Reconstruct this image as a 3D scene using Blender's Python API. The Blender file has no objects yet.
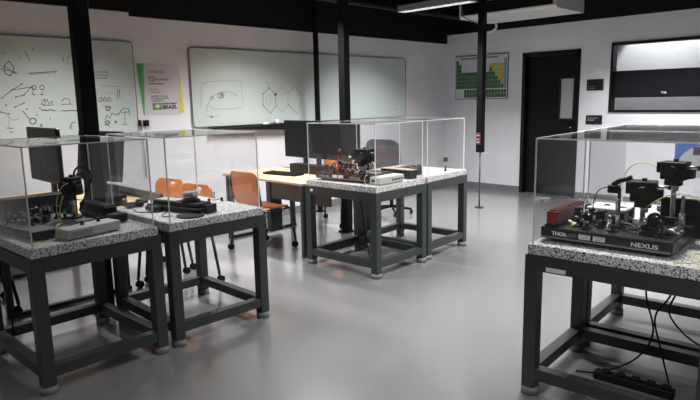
import bpy, math, random
from math import sin, cos, pi, radians as R
from mathutils import Vector, Matrix
random.seed(7)
sc = bpy.context.scene
COL = sc.collection

# ------------------------------------------------------------------ camera
H = 1.55
FPX, PITCH, ROLL, YAW = 588.36, 0.1688, -0.0198, 0.784
FW = Vector((cos(YAW)*cos(PITCH), sin(YAW)*cos(PITCH), -sin(PITCH)))
_r = Vector((sin(YAW), -cos(YAW), 0)); _u = _r.cross(FW)
RT = _r*cos(ROLL) + _u*sin(ROLL); UP = -_r*sin(ROLL) + _u*cos(ROLL)
cd = bpy.data.cameras.new('camera'); cam = bpy.data.objects.new('camera', cd); COL.objects.link(cam)
cd.sensor_width = 36; cd.lens = FPX/700*36; cd.clip_start = 0.05; cd.clip_end = 60
m = Matrix.Identity(4)
for i in range(3):
    m[i][0] = RT[i]; m[i][1] = UP[i]; m[i][2] = -FW[i]
m[0][3], m[1][3], m[2][3] = 0, 0, H
cam.matrix_world = m
sc.camera = cam

def on(ax, val, px, py):
    """a point on the plane axis=val that is seen at a photo pixel (used to take measurements of the room)"""
    d = FW*FPX + RT*(px-350) - UP*(py-200)
    o = Vector((0, 0, H)); s = (val-o[ax])/d[ax]
    return o + d*s

# ------------------------------------------------------------------ materials
MATS = {}
def mat(name, col, rough=.5, metal=0., spec=.5, emit=None, coat=0.):
    if name in MATS: return MATS[name]
    M = bpy.data.materials.new(name); M.use_nodes = True
    b = M.node_tree.nodes['Principled BSDF']
    b.inputs['Base Color'].default_value = (*col, 1)
    b.inputs['Roughness'].default_value = rough
    b.inputs['Metallic'].default_value = metal
    b.inputs['Specular IOR Level'].default_value = spec
    b.inputs['Coat Weight'].default_value = coat
    if emit:
        b.inputs['Emission Color'].default_value = (*emit[:3], 1); b.inputs['Emission Strength'].default_value = emit[3]
    MATS[name] = M
    return M
def noisy(name, c1, c2, scale, rough=.5, metal=0., rr=None, detail=4, stretch=(1,1,1), lo=.35, hi=.65, bump=0.):
    M = mat(name, c1, rough, metal); nt = M.node_tree; N = nt.nodes; Lk = nt.links
    b = N['Principled BSDF']
    tc = N.new('ShaderNodeTexCoord'); mp = N.new('ShaderNodeMapping'); mp.inputs['Scale'].default_value = stretch
    no = N.new('ShaderNodeTexNoise'); no.inputs['Scale'].default_value = scale; no.inputs['Detail'].default_value = detail
    cr = N.new('ShaderNodeValToRGB'); cr.color_ramp.elements[0].position = lo; cr.color_ramp.elements[1].position = hi
    cr.color_ramp.elements[0].color = (*c1, 1); cr.color_ramp.elements[1].color = (*c2, 1)
    Lk.new(tc.outputs['Object'], mp.inputs['Vector']); Lk.new(mp.outputs[0], no.inputs['Vector'])
    Lk.new(no.outputs['Fac'], cr.inputs[0]); Lk.new(cr.outputs[0], b.inputs['Base Color'])
    if rr:
        mr = N.new('ShaderNodeMapRange'); mr.inputs['To Min'].default_value = rr[0]; mr.inputs['To Max'].default_value = rr[1]
        Lk.new(no.outputs['Fac'], mr.inputs[0]); Lk.new(mr.outputs[0], b.inputs['Roughness'])
    if bump:
        bp = N.new('ShaderNodeBump'); bp.inputs['Strength'].default_value = bump; bp.inputs['Distance'].default_value = .002
        Lk.new(no.outputs['Fac'], bp.inputs['Height']); Lk.new(bp.outputs[0], b.inputs['Normal'])
    return M
def granite():
    M = mat('granite', (.5,.5,.5), .32); nt = M.node_tree; N = nt.nodes; Lk = nt.links
    b = N['Principled BSDF']; tc = N.new('ShaderNodeTexCoord')
    v = N.new('ShaderNodeTexVoronoi'); v.inputs['Scale'].default_value = 195; v.inputs['Randomness'].default_value = 1
    bw = N.new('ShaderNodeRGBToBW')
    n = N.new('ShaderNodeTexNoise'); n.inputs['Scale'].default_value = 90; n.inputs['Detail'].default_value = 3
    mx = N.new('ShaderNodeMath'); mx.operation = 'ADD'
    cr = N.new('ShaderNodeValToRGB'); e = cr.color_ramp.elements
    cr.color_ramp.interpolation = 'LINEAR'
    e[0].position = .74; e[0].color = (.025,.025,.028,1)
    e[1].position = 1.25/1.5; e[1].color = (.60,.59,.58,1)
    x = cr.color_ramp.elements.new(.80); x.color = (.16,.16,.17,1)
    x = cr.color_ramp.elements.new(1.0); x.color = (.80,.79,.78,1)
    Lk.new(tc.outputs['Object'], v.inputs['Vector']); Lk.new(tc.outputs['Object'], n.inputs['Vector'])
    Lk.new(v.outputs['Color'], bw.inputs[0]); 
    Lk.new(bw.outputs[0], mx.inputs[0]); Lk.new(n.outputs['Fac'], mx.inputs[1])
    e[0].position = .80; 
    for el, p in zip(cr.color_ramp.elements, (.72,.82,.91,1.0)): el.position = p
    Lk.new(mx.outputs[0], cr.inputs[0]); Lk.new(cr.outputs[0], b.inputs['Base Color'])
    return M
def clear(name, tint=(.97,.975,.975), refl=1.0, rough=.02, haze=0.0, hcol=(.8,.8,.8)):
    M = bpy.data.materials.new(name); M.use_nodes = True; nt = M.node_tree; N = nt.nodes; Lk = nt.links
    N.remove(N['Principled BSDF']); out = N['Material Output']
    g = N.new('ShaderNodeNewGeometry'); dt = N.new('ShaderNodeVectorMath'); dt.operation = 'DOT_PRODUCT'
    Lk.new(g.outputs['Incoming'], dt.inputs[0]); Lk.new(g.outputs['Normal'], dt.inputs[1])
    ab = N.new('ShaderNodeMath'); ab.operation = 'ABSOLUTE'; Lk.new(dt.outputs['Value'], ab.inputs[0])
    om = N.new('ShaderNodeMath'); om.operation = 'SUBTRACT'; om.inputs[0].default_value = 1; Lk.new(ab.outputs[0], om.inputs[1])
    pw = N.new('ShaderNodeMath'); pw.operation = 'POWER'; pw.inputs[1].default_value = 5; Lk.new(om.outputs[0], pw.inputs[0])
    ma = N.new('ShaderNodeMath'); ma.operation = 'MULTIPLY_ADD'; ma.inputs[1].default_value = .96*refl; ma.inputs[2].default_value = .04*refl
    Lk.new(pw.outputs[0], ma.inputs[0])
    t = N.new('ShaderNodeBsdfTransparent'); t.inputs[0].default_value = (*tint, 1)
    gl = N.new('ShaderNodeBsdfGlossy'); gl.inputs['Roughness'].default_value = rough
    mx = N.new('ShaderNodeMixShader'); Lk.new(ma.outputs[0], mx.inputs[0]); Lk.new(t.outputs[0], mx.inputs[1]); Lk.new(gl.outputs[0], mx.inputs[2])
    last = mx
    if haze:
        df = N.new('ShaderNodeBsdfDiffuse'); df.inputs[0].default_value = (*hcol, 1)
        m2 = N.new('ShaderNodeMixShader'); m2.inputs[0].default_value = haze
        Lk.new(mx.outputs[0], m2.inputs[1]); Lk.new(df.outputs[0], m2.inputs[2]); last = m2
    Lk.new(last.outputs[0], out.inputs['Surface']); MATS[name] = M
    return M

GR = granite()
WALL = noisy('wall_paint', (.76,.76,.79), (.80,.80,.83), 3, .75)
BLACKP = mat('black_paint', (.006,.006,.007), .7, spec=.25)
FLOOR = noisy('grey_epoxy', (.20,.199,.203), (.235,.233,.237), .6, .3, detail=1, lo=.1, hi=.9)
for k_, v_ in (('Coat Weight',1.),('Coat Roughness',.15),('Coat IOR',1.75)): FLOOR.node_tree.nodes['Principled BSDF'].inputs[k_].default_value = v_
FRAME = mat('dark_green_grey_steel', (.035,.042,.042), .42)
FOOT = noisy('levelling_foot_zinc', (.17,.17,.17), (.22,.22,.22), 40, .55, .0)
ACR = clear('clear_acrylic', (.985,.988,.988), .95, .015, .003, (.85,.85,.86))
ACRE = clear('acrylic_edge_glint', (.85,.88,.88), 1.6, .15, .72, (.95,.96,.96))  # whitish haze imitates the light that the polished edges catch
PANE = clear('window_glass', (.96,.97,.97), 1.0, .01)
WOOD = noisy('light_beech', (.47,.34,.20), (.56,.42,.26), 5, .45, stretch=(1,9,9))
BROWN = mat('taupe_panel', (.13,.105,.09), .5)
ORG = noisy('orange_plywood', (.50,.17,.055), (.60,.22,.08), 6, .38, stretch=(8,8,1))
DK = mat('charcoal_steel', (.03,.035,.038), .4)
BK = mat('black_plastic', (.006,.006,.007), .42, spec=.35)
BKM = mat('black_anodised', (.010,.010,.011), .45, 0, spec=.4)
RUB = mat('rubber', (.007,.007,.007), .7, spec=.3)
SCR = mat('black_screen', (.004,.0045,.005), .4, spec=.2)
STEEL = mat('brushed_steel', (.55,.55,.56), .3, 1.)
ALU = mat('light_aluminium', (.6,.6,.6), .4, .7)
LGREY = mat('light_grey_casing', (.55,.55,.54), .45)
WHITE = mat('white_plastic', (.82,.82,.80), .45)
DISP = mat('blue_display', (.02,.06,.16), .2)
RED = mat('red_anodised', (.33,.012,.02), .4)
DRED = mat('dark_red_anodised', (.10,.018,.02), .4)
MAROON = mat('maroon_black_breadboard', (.022,.007,.007), .35)
GREYT = mat('grey_worn_plate', (.20,.20,.21), .4)
YEL = mat('yellow_fibre_jacket', (.72,.70,.22), .4)
GLB = noisy('glass_whiteboard', (.56,.63,.61), (.59,.66,.635), 2, .12, rr=(.10,.16))
INK = mat('black_marker_ink', (.17,.18,.18), .6)
INKL = mat('faded_marker_ink', (.36,.40,.38), .6)
PAPER = mat('poster_paper', (.66,.64,.70), .6)
GREEN = mat('green_print', (.12,.42,.16), .6)
YELP = mat('yellow_print', (.72,.68,.12), .6)
GREYP = mat('grey_print', (.33,.31,.36), .6)
BLKP = mat('black_print', (.04,.04,.04), .6)
PGREEN = mat('periodic_green', (.06,.14,.055), .55)
PBLUE = mat('periodic_blue', (.16,.30,.52), .55)
PYEL = mat('periodic_yellow', (.48,.46,.09), .55)
GREYFAB = mat('grey_shell', (.085,.08,.095), .6)
ACW = mat('air_conditioner_white', (.62,.61,.57), .5)
LOUV = mat('lamp_louvre', (.62,.62,.62), .35, .5)
FILM = mat('black_window_film', (.010,.011,.014), .3)

# ------------------------------------------------------------------ mesh builder
class MB:
    def __init__(s): s.v = []; s.f = []; s.sm = []
    def add(s, vs, fs, M=None, smooth=False):
        o = len(s.v)
        for p in vs:
            p = Vector(p); s.v.append(tuple(M @ p) if M else tuple(p))
        for f in fs: s.f.append([i+o for i in f]); s.sm.append(smooth)
        return s
    def box(s, x0, x1, y0, y1, z0, z1, M=None, b=0.):
        if b:  # chamfered box
            b = min(b, abs(x1-x0)/2.01, abs(y1-y0)/2.01, abs(z1-z0)/2.01)
            X = (x0,x1); Y = (y0,y1); Z = (z0,z1); vs = []; idx = {}
            for i in (0,1):
                for j in (0,1):
                    for k in (0,1):
                        sx, sy, sz = 1-2*i, 1-2*j, 1-2*k
                        for a, d in enumerate(((0,b,b),(b,0,b),(b,b,0))):
                            idx[i,j,k,a] = len(vs); vs.append((X[i]+sx*d[0], Y[j]+sy*d[1], Z[k]+sz*d[2]))
            F = []
            for i in (0,1): F.append([idx[i,0,0,0],idx[i,1,0,0],idx[i,1,1,0],idx[i,0,1,0]])
            for j in (0,1): F.append([idx[0,j,0,1],idx[1,j,0,1],idx[1,j,1,1],idx[0,j,1,1]])
            for k in (0,1): F.append([idx[0,0,k,2],idx[1,0,k,2],idx[1,1,k,2],idx[0,1,k,2]])
            for i in (0,1):
                for j in (0,1): F.append([idx[i,j,0,0],idx[i,j,1,0],idx[i,j,1,1],idx[i,j,0,1]])
            for i in (0,1):
                for k in (0,1): F.append([idx[i,0,k,0],idx[i,1,k,0],idx[i,1,k,2],idx[i,0,k,2]])
            for j in (0,1):
                for k in (0,1): F.append([idx[0,j,k,1],idx[1,j,k,1],idx[1,j,k,2],idx[0,j,k,2]])
            for i in (0,1):
                for j in (0,1):
                    for k in (0,1): F.append([idx[i,j,k,0],idx[i,j,k,1],idx[i,j,k,2]])
            c = Vector(((x0+x1)/2,(y0+y1)/2,(z0+z1)/2)); G = []
            for f in F:
                p = [Vector(vs[q]) for q in f]; n = (p[1]-p[0]).cross(p[2]-p[0]); ce = sum(p, Vector())/len(p)
                G.append(f if n.dot(ce-c) > 0 else f[::-1])
            return s.add(vs, G, M)
        vs = [(x0,y0,z0),(x1,y0,z0),(x1,y1,z0),(x0,y1,z0),(x0,y0,z1),(x1,y0,z1),(x1,y1,z1),(x0,y1,z1)]
        return s.add(vs, [(0,3,2,1),(4,5,6,7),(0,1,5,4),(1,2,6,5),(2,3,7,6),(3,0,4,7)], M)
    def cyl(s, p0, p1, r, r1=None, n=16, M=None):
        p0 = Vector(p0); p1 = Vector(p1); r1 = r if r1 is None else r1
        d = (p1-p0).normalized(); a = d.orthogonal().normalized(); b = d.cross(a)
        vs = [p0+(a*cos(2*pi*i/n)+b*sin(2*pi*i/n))*r for i in range(n)] + [p1+(a*cos(2*pi*i/n)+b*sin(2*pi*i/n))*r1 for i in range(n)]
        s.add(vs, [(i,(i+1)%n,n+(i+1)%n,n+i) for i in range(n)], M, True)
        o = len(s.v)-2*n
        s.f.append([o+i for i in range(n)][::-1]); s.sm.append(False)
        s.f.append([o+n+i for i in range(n)]); s.sm.append(False)
        return s
    def ring(s, c, ax, R0, r, n=24, k=8, M=None):   # torus
        c = Vector(c); d = Vector(ax).normalized(); a = d.orthogonal().normalized(); b = d.cross(a); vs = []
        for i in range(n):
            e = a*cos(2*pi*i/n)+b*sin(2*pi*i/n)
            for j in range(k): vs.append(c+e*(R0+r*cos(2*pi*j/k))+d*r*sin(2*pi*j/k))
        return s.add(vs, [(i*k+j,((i+1)%n)*k+j,((i+1)%n)*k+(j+1)%k,i*k+(j+1)%k) for i in range(n) for j in range(k)], M, True)
    def tube(s, pts, r, n=6, M=None, smooth=4):
        P = [Vector(p) for p in pts]
        if smooth and len(P) > 2:
            Q = [P[0]+(P[0]-P[1])]+P+[P[-1]+(P[-1]-P[-2])]; O = []
            for i in range(1, len(Q)-2):
                for t in range(smooth):
                    t /= smooth; a,b,c,d = Q[i-1],Q[i],Q[i+1],Q[i+2]
                    O.append(.5*((2*b)+(c-a)*t+(2*a-5*b+4*c-d)*t*t+(3*b-a-3*c+d)*t**3))
            P = O+[P[-1]]
        vs = []; prev = None
        for i, p in enumerate(P):
            d = (P[min(i+1,len(P)-1)]-P[max(i-1,0)])
            d = d.normalized() if d.length > 1e-9 else Vector((0,0,1))
            a = prev - d*prev.dot(d) if prev else d.orthogonal()
            if a.length < 1e-6: a = d.orthogonal()
            a.normalize(); prev = a; b = d.cross(a)
            vs += [p+(a*cos(2*pi*j/n)+b*sin(2*pi*j/n))*r for j in range(n)]
        L_ = len(P)
        F = [(i*n+j,i*n+(j+1)%n,(i+1)*n+(j+1)%n,(i+1)*n+j) for i in range(L_-1) for j in range(n)]
        F += [list(range(n))[::-1], [(L_-1)*n+j for j in range(n)]]
        return s.add(vs, F, M, True)
    def prism(s, poly, h, M=None):  # poly in xy, extruded 0..h in z
        n = len(poly); vs = [(x,y,0) for x,y in poly]+[(x,y,h) for x,y in poly]
        return s.add(vs, [list(range(n))[::-1], list(range(n,2*n))]+[(i,(i+1)%n,n+(i+1)%n,n+i) for i in range(n)], M)
    def build(s, name, material, parent=None, **props):
        me = bpy.data.meshes.new(name); me.from_pydata(s.v, [], s.f); me.update()
        me.polygons.foreach_set('use_smooth', s.sm)
        me.materials.append(material)
        o = bpy.data.objects.new(name, me); COL.objects.link(o)
        if parent: o.parent = parent
        for k, v in props.items(): o[k] = v
        return o
def T(x=0, y=0, z=0, rz=0, rx=0, ry=0):
    return Matrix.Translation((x,y,z)) @ Matrix.Rotation(rz,4,'Z') @ Matrix.Rotation(ry,4,'Y') @ Matrix.Rotation(rx,4,'X')
def tag(o, label, cat, group=None):
    o['label'] = label; o['category'] = cat
    if group: o['group'] = group
    return o
def thing(name, label, cat, loc=(0,0,0), rz=0, group=None):
    o = bpy.data.objects.new(name, None); o.empty_display_size = .05; COL.objects.link(o)
    o.location = loc; o.rotation_euler = (0,0,rz)
    return tag(o, label, cat, group)
def single(name, mb, m, label, cat, loc=(0,0,0), rz=0, group=None):
    o = mb.build(name, m); o.location = loc; o.rotation_euler = (0,0,rz)
    return tag(o, label, cat, group)
def kids(o): return [c for c in bpy.data.objects if c.parent == o]
def copy_tree(o, parent=None):
    c = o.copy(); COL.objects.link(c); c.parent = parent
    for ch in kids(o): copy_tree(ch, c)
    return c
def again(proto, loc, rz, label, group=None):
    c = copy_tree(proto); c.location = loc; c.rotation_euler = (0,0,rz); c['label'] = label
    if group: c['group'] = group
    return c
def struct(name, mb, m):
    o = mb.build(name, m); o['kind'] = 'structure'; return o
def text(name, s, size, m, parent, M, ext=.0006, bold=0.0, align='LEFT', sx=1.):
    c = bpy.data.curves.new(name, 'FONT'); c.body = s; c.size = size; c.extrude = ext; c.offset = bold; c.align_x = align
    c.resolution_u = 3
    t = bpy.data.objects.new(name, c); COL.objects.link(t)
    dg = bpy.context.evaluated_depsgraph_get(); dg.update()
    me = bpy.data.meshes.new_from_object(t.evaluated_get(dg)); bpy.data.objects.remove(t)
    me.transform(M @ Matrix.Diagonal((sx,1,1,1))); me.name = name
    me.materials.clear(); me.materials.append(m)
    o = bpy.data.objects.new(name, me); COL.objects.link(o); o.parent = parent
    return o
# text / print frames: on a wall facing -X (door wall) or -Y (board wall); local x = reading direction, y = up
def faceX(x, y, z): return Matrix(((0,0,-1,x),(-1,0,0,y),(0,1,0,z),(0,0,0,1)))
def faceY(x, y, z): return Matrix(((1,0,0,x),(0,0,-1,y),(0,1,0,z),(0,0,0,1)))

# ------------------------------------------------------------------ room shell
XB, YL = 8.70, 6.26          # door wall, board wall
XR, YR, ZC = -3.0, -3.2, 3.15
dy0, dy1, dz = 3.825, 4.76, 2.22
wy0, wy1, wz0, wz1 = 1.35, 3.385, 1.30, 2.265
struct('floor', MB().box(XR-.1, 12, YR-.1, YL+.1, -.1, 0), FLOOR)
struct('ceiling', MB().box(XR-.1, 12, YR-.1, YL+.1, ZC, ZC+.1), BLACKP)
struct('wall_left', MB().box(XR, XB+.12, YL, YL+.1, 0, ZC), WALL)
t_ = .12
w = MB()
w.box(XB, XB+t_, dy1, YL, 0, ZC); w.box(XB, XB+t_, dy0, dy1, dz, ZC)
w.box(XB, XB+t_, wy1, dy0, 0, ZC); w.box(XB, XB+t_, wy0, wy1, 0, wz0); w.box(XB, XB+t_, wy0, wy1, wz1, ZC)
w.box(XB, XB+t_, YR, wy0, 0, ZC)
struct('wall_back', w, WALL)
struct('wall_right', MB().box(XR, 12, YR-.1, YR, 0, ZC), mat('grey_wall_paint', (.42,.42,.44), .8))
struct('wall_rear', MB().box(XR-.1, XR, YR, YL, 0, ZC), mat('grey_wall_paint', (.42,.42,.44), .8))
# black upper bands above the white paint
struct('trim_1', MB().box(XR, 2.985, YL-.05, YL, 2.515, ZC).box(2.985, XB, YL-.05, YL, 2.475, ZC), BLACKP)
struct('trim_2', MB().box(XB-.04, XB, YR, YL-.05, 2.615, ZC), BLACKP)
struct('baseboard_back', MB().box(XB-.015, XB, dy1+.0, YL, 0, .10).box(XB-.015, XB, YR, dy0, 0, .10), mat('grey_baseboard', (.17,.17,.18), .5))
struct('baseboard_left', MB().box(XR, XB-.015, YL-.015, YL, 0, .10), mat('grey_baseboard', (.17,.17,.18), .5))
# ceiling beams, black ducts and pipes
struct('trim_3', MB().box(1.2, 8.6, 5.62, 5.80, 2.86, 3.14), BLACKP)
struct('trim_4', MB().box(7.95, 8.12, -3, 6.2, 2.93, 3.14), BLACKP)
struct('trim_5', MB().tube([(3.2,5.45,2.78),(8.4,5.45,2.78)], .045, 10, smooth=0), mat('black_conduit', (.007,.007,.008), .5, spec=.2))

# door
D = thing('door_1', '', ''); 
for k in ('label','category'): del D[k]
D['kind'] = 'structure'
MB().box(XB-.012, XB+.13, dy0, dy0+.055, 0, dz).box(XB-.012, XB+.13, dy1-.055, dy1, 0, dz).box(XB-.012, XB+.13, dy0, dy1, dz-.055, dz).build('door_frame', mat('black_door_paint', (.004,.004,.005), .45, spec=.3), D)
a = on(0, XB+.07, 561, 79); b = on(0, XB+.07, 572.3, 118.5)
py1, py0, pz1, pz0 = a.y, b.y, a.z, b.z
lf = MB(); X0, X1 = XB+.07, XB+.11; l0, l1 = dy0+.058, dy1-.058
lf.box(X0,X1,l0,py0,.01,dz-.06).box(X0,X1,py1,l1,.01,dz-.06).box(X0,X1,py0,py1,.01,pz0).box(X0,X1,py0,py1,pz1,dz-.06)
lf.build('door_leaf', mat('black_door_leaf', (.003,.0035,.004), .45, spec=.2), D)
MB().box(X0+.015,X0+.021,py0,py1,pz0,pz1).build('door_pane', clear('frosted_pane', (.85,.86,.86), 1, .05, .35, (.8,.8,.8)), D)
MB().box(X0-.006,X0,py0-.022,py0-.0,pz0-.02,pz1+.02).box(X0-.006,X0,py1,py1+.022,pz0-.02,pz1+.02).box(X0-.006,X0,py0,py1,pz1,pz1+.02).box(X0-.006,X0,py0,py1,pz0-.02,pz0).build('glazing_bead', BKM, D)
hy = l0+.06
MB().box(X0-.008,X0,hy-.02,hy+.02,.98,1.10,b=.003).cyl((X0-.05,hy,1.055),(X0,hy,1.055),.010).tube([(X0-.05,hy,1.055),(X0-.05,hy+.06,1.055),(X0-.048,hy+.11,1.053)],.010,10).build('door_handle', BKM, D)
MB().box(X0-.004,X0,3.945,3.985,1.05,1.075,b=.001).build('door_label', WHITE, D)

# interior window
Wn = thing('window_1', '', '')
for k in ('label','category'): del Wn[k]
Wn['kind'] = 'structure'
fr = .032
f = MB(); f.box(XB-.02,XB+.125,wy0,wy1,wz0,wz0+fr).box(XB-.02,XB+.125,wy0,wy1,wz1-fr,wz1).box(XB-.02,XB+.125,wy0,wy0+fr,wz0+fr,wz1-fr).box(XB-.02,XB+.125,wy1-fr,wy1,wz0+fr,wz1-fr)
f.build('window_frame', mat('black_door_paint', (.01,.01,.01), .4), Wn)
MB().box(XB+.05,XB+.058,wy0+fr,wy1-fr,wz0+fr,wz1-fr).build('window_pane', PANE, Wn)
bt, bb = on(0, XB+.045, 613, 71.3).z, on(0, XB+.045, 613, 97.8).z
MB().box(XB+.044,XB+.0495,wy0+fr,wy1-fr,bb,bt).build('window_film', FILM, Wn)
p = on(0, XB+.044, 661, 93.2); text('window_lettering', 'T·lab', .034, WHITE, Wn, faceX(XB+.0435, p.y, p.z), bold=.001)
# neighbouring room seen through it
nb = MB(); nb.box(10.6,10.7,.6,5.4,0,ZC)
struct('wall_far', nb, WALL)
struct('wall_side', MB().box(XB+t_,10.6,5.3,5.4,0,ZC), WALL)
struct('wall_near', MB().box(XB+t_,10.6,.6,.7,0,ZC), WALL)

# ------------------------------------------------------------------ whiteboards
def stroke(mb, pts, wd=.008):
    """flat marker strokes lying in local xy"""
    for (x0,y0),(x1,y1) in zip(pts, pts[1:]):
        d = Vector((x1-x0,y1-y0)); 
        if d.length < 1e-5: continue
        d.normalize(); n = Vector((-d.y,d.x))*wd/2; e = d*wd*.3
        a = Vector((x0,y0))-e; b = Vector((x1,y1))+e
        mb.add([(a.x-n.x,a.y-n.y,0),(b.x-n.x,b.y-n.y,0),(b.x+n.x,b.y+n.y,0),(a.x+n.x,a.y+n.y,0)], [(0,1,2,3)])
def rrect(w, h, r, n=6):
    P = []
    for cx, cy, a0 in ((w-r,h-r,0),(r,h-r,90),(r,r,180),(w-r,r,270)):
        for i in range(n+1):
            a = R(a0+90*i/n); P.append((cx+r*cos(a), cy+r*sin(a)))
    return P
def board(x0, x1, z0, z1, label):
    t = thing('whiteboard', label, 'whiteboard', (x0, YL, z0))
    MB().prism(rrect(x1-x0, z1-z0, .05), .012, Matrix(((1,0,0,0),(0,0,-1,-.012),(0,1,0,0),(0,0,0,1)))).build('glass_panel', GLB, t)
    rim = MB(); P = rrect(x1-x0, z1-z0, .05); P3 = [(x,-.026,z) for x,z in P]; P3.append(P3[0])
    rim.tube(P3, .0035, 6, smooth=0); rim.build('panel_edge', mat('dark_glass_edge', (.10,.13,.12), .3), t)
    for px in (.25, (x1-x0)/2, x1-x0-.25):
        for pz in (.12, z1-z0-.12):
            MB().cyl((px,-.03,pz),(px,-.024,pz),.012).build('standoff_cap', STEEL, t)
    return t
b1x0 = on(1, YL, -30, 60).x
B1 = board(1.0, 2.985, 1.245, 2.205, 'whiteboard covered in black sketches and formulas behind the left pillar')
B2 = board(3.665, 7.59, 1.262, 2.183, 'long whiteboard with a molecule sketch right of the poster')
def draw(mb, ox, oz, pts, wd=.007):
    wd *= .72
    q = [on(1, YL-.028, *p) for p in pts]
    stroke(mb, [(p.x-ox, p.z-oz) for p in q], wd)
IM = Matrix(((1,0,0,0),(0,0,-1,-.0265),(0,1,0,0),(0,0,0,1)))
class Ink(MB):
    def build(s, name, m, parent):
        s.v = [tuple(IM @ Vector(v)) for v in s.v]; return MB.build(s, name, m, parent)
rnd = random.Random(3)
def circ(cx, cy, rx, ry, n=10, a0=0, a1=360): return [(cx+rx*cos(R(a0+(a1-a0)*i/n)), cy+ry*sin(R(a0+(a1-a0)*i/n))) for i in range(n+1)]
SK = {}
def ink(B, l):
    return SK.setdefault((B.name, l), [])
def d1(pts, wd=.010, l=False):
    mb = Ink(); draw(mb, 1.0, 1.245, pts, wd); ink(B1, l).append(mb)
d1([(2,49),(3,53),(5,55),(7,53)],.008,1); d1([(13,48),(17,56),(20,59),(22,54)],.008,1); d1([(25,52),(30,60)],.011)
d1([(9,61),(14,67),(13,72),(10,76),(5,73),(4,66),(9,61)],.010); d1([(1,69),(15,72),(18,74)],.008); d1([(4,66),(16,74)],.009)
d1([(29,73.3),(57,71.4)],.010); d1([(29,74.8),(56,72.8)],.007,1)
d1([(63,57),(63,61)],.012); d1([(66,64),(72,64)],.007,1); d1([(68,64),(68,56),(74,55.5)],.008); d1([(92,55.5),(96,56),(95,64)],.006,1)
for i in range(3): d1([(94,72+i*3),(107,72+i*3)],.009)
d1([(105,71),(108,75),(105,79)],.007)
nodes = [(2,98),(12,90),(22,84),(16,97),(24,95),(6,105),(15,107),(9,114),(24,103),(31,87),(27,109),(40,108),(37,115),(1,112)]
for a, b in ((0,1),(1,2),(3,4),(1,9),(4,9),(6,8),(7,13)): d1([nodes[a], nodes[b]], .008)
for n_ in nodes: d1(circ(n_[0], n_[1], .5, .5, 6), .008)
d1([(7,115),(13,120),(19,119)],.007,1); d1([(9,116),(9,127)],.007,1); d1([(7,128),(13,128.4)],.011); d1([(10,132),(13,132)],.011)
d1([(23,111),(29,119)],.012); d1(circ(33,121,3.3,3,12),.013)
for cx in (34,42):
    d1(circ(cx,87.5,2.2,2.2,8),.010); d1([(cx-2,94),(cx+1,95)],.011)
d1([(33,86),(33,94)],.006); d1([(42,89),(43,95)],.006)
d1([(41,101),(44,99),(46,103),(44,105),(41,104),(47,99),(49,104),(52,101),(53,105)],.009); d1([(43,105.5),(51,105)],.009)
d1([(41,109.5),(43,110.5),(45,109.5),(47,110.5),(50,109.5),(55,110.5)],.012)
d1(circ(66,102,4,3.5,9,180,400),.009); d1([(62,104.5),(72,104)],.008); d1([(62,110),(66,111),(70,110.3),(79,111)],.012)
d1([(70,127),(71,129),(71,123),(76,122.5)],.010); d1([(50,118),(50.5,119)],.014); d1([(70,126),(72,126)],.012)
d1([(99,99),(101,97),(103,100),(105,97),(107,100),(109,97),(111,100)],.010); d1([(98,101),(112,101)],.008)
d1([(117,100),(118,90),(119.5,90),(120,99)],.009); d1([(105,93),(115,93.5)],.006,1); d1([(100,85.5),(123,87)],.006,1)
d1(circ(108,108.5,2,2,8),.014); d1([(104,106),(112,107)],.008)
d1([(105,120),(107,115),(110,118),(112,113),(116,115),(119,113)],.010); d1([(120,112),(124,108),(128,109),(130,116)],.010)
d1([(121,113),(128,112)],.010); d1([(125,110),(125,124)],.008); d1([(122,124.5),(128,124.5)],.009); d1(circ(107.5,122.5,2.2,1.7,8),.013)
d1([(105,126),(106,124),(110,127)],.008); d1([(118,116),(121,110)],.008); d1([(128,108),(131,113)],.008)
def d2(pts, wd=.010, l=False):
    mb = Ink(); draw(mb, 3.665, 1.262, pts, wd); ink(B2, l).append(mb)
d2([(201,108),(201.5,85),(203,82),(222,81),(241,80.5),(243,107),(234,109)],.008,1)
d2([(207,112),(207,107),(210,100),(214,95),(222,92),(230,92),(238,96)],.011,1)
d2(circ(221,95.5,3,2.6,10),.012); d2(circ(221.5,95.3,1,1,6),.014); d2(circ(212,98,1.8,1.6,7),.009)
d2([(206,106),(212,106.3),(212,109),(236,109)],.008,1); d2([(205,116.5),(220,116)],.006,1); d2([(204,84),(207,83.5)],.008)
hx = [(263.5,100,263,105.5),]
def hexa(cx, cy, rx, ry, cut=()):
    P = [(cx+rx*cos(R(60*i+30)), cy+ry*sin(R(60*i+30))) for i in range(6)]
    return P
P1 = [(269,88),(275.5,94.5),(276,106),(270.5,113.5),(263,105),(263,94)]
d2(P1+[P1[0]], .011)
for q in P1: d2(circ(q[0],q[1],.45,.45,6), .010)
d2(circ(268.5,100,2.2,5,10), .008, 1); d2(circ(275.5,94.5,.9,.9,6), .022); d2([(269,88),(269,84),(266,82)], .009)
d2([(275.5,94.5),(282,86.5),(288,93.5),(288,105),(282,112),(276.5,106)], .009, 1); d2([(288,93.5),(295,87),(301,94),(301,105),(297,113),(288,105)], .009, 1)
d2([(295,87),(301,94)],.010); d2([(288,104),(297,113.5)],.010); d2([(288,93.5),(294,87.5)],.010)
def near(a, b, d=.012):
    ax0, ax1 = min(v[0] for v in a.v)-d, max(v[0] for v in a.v)+d; ay0, ay1 = min(v[1] for v in a.v)-d, max(v[1] for v in a.v)+d
    return not (min(v[0] for v in b.v) > ax1 or max(v[0] for v in b.v) < ax0 or min(v[1] for v in b.v) > ay1 or max(v[1] for v in b.v) < ay0)
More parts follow.
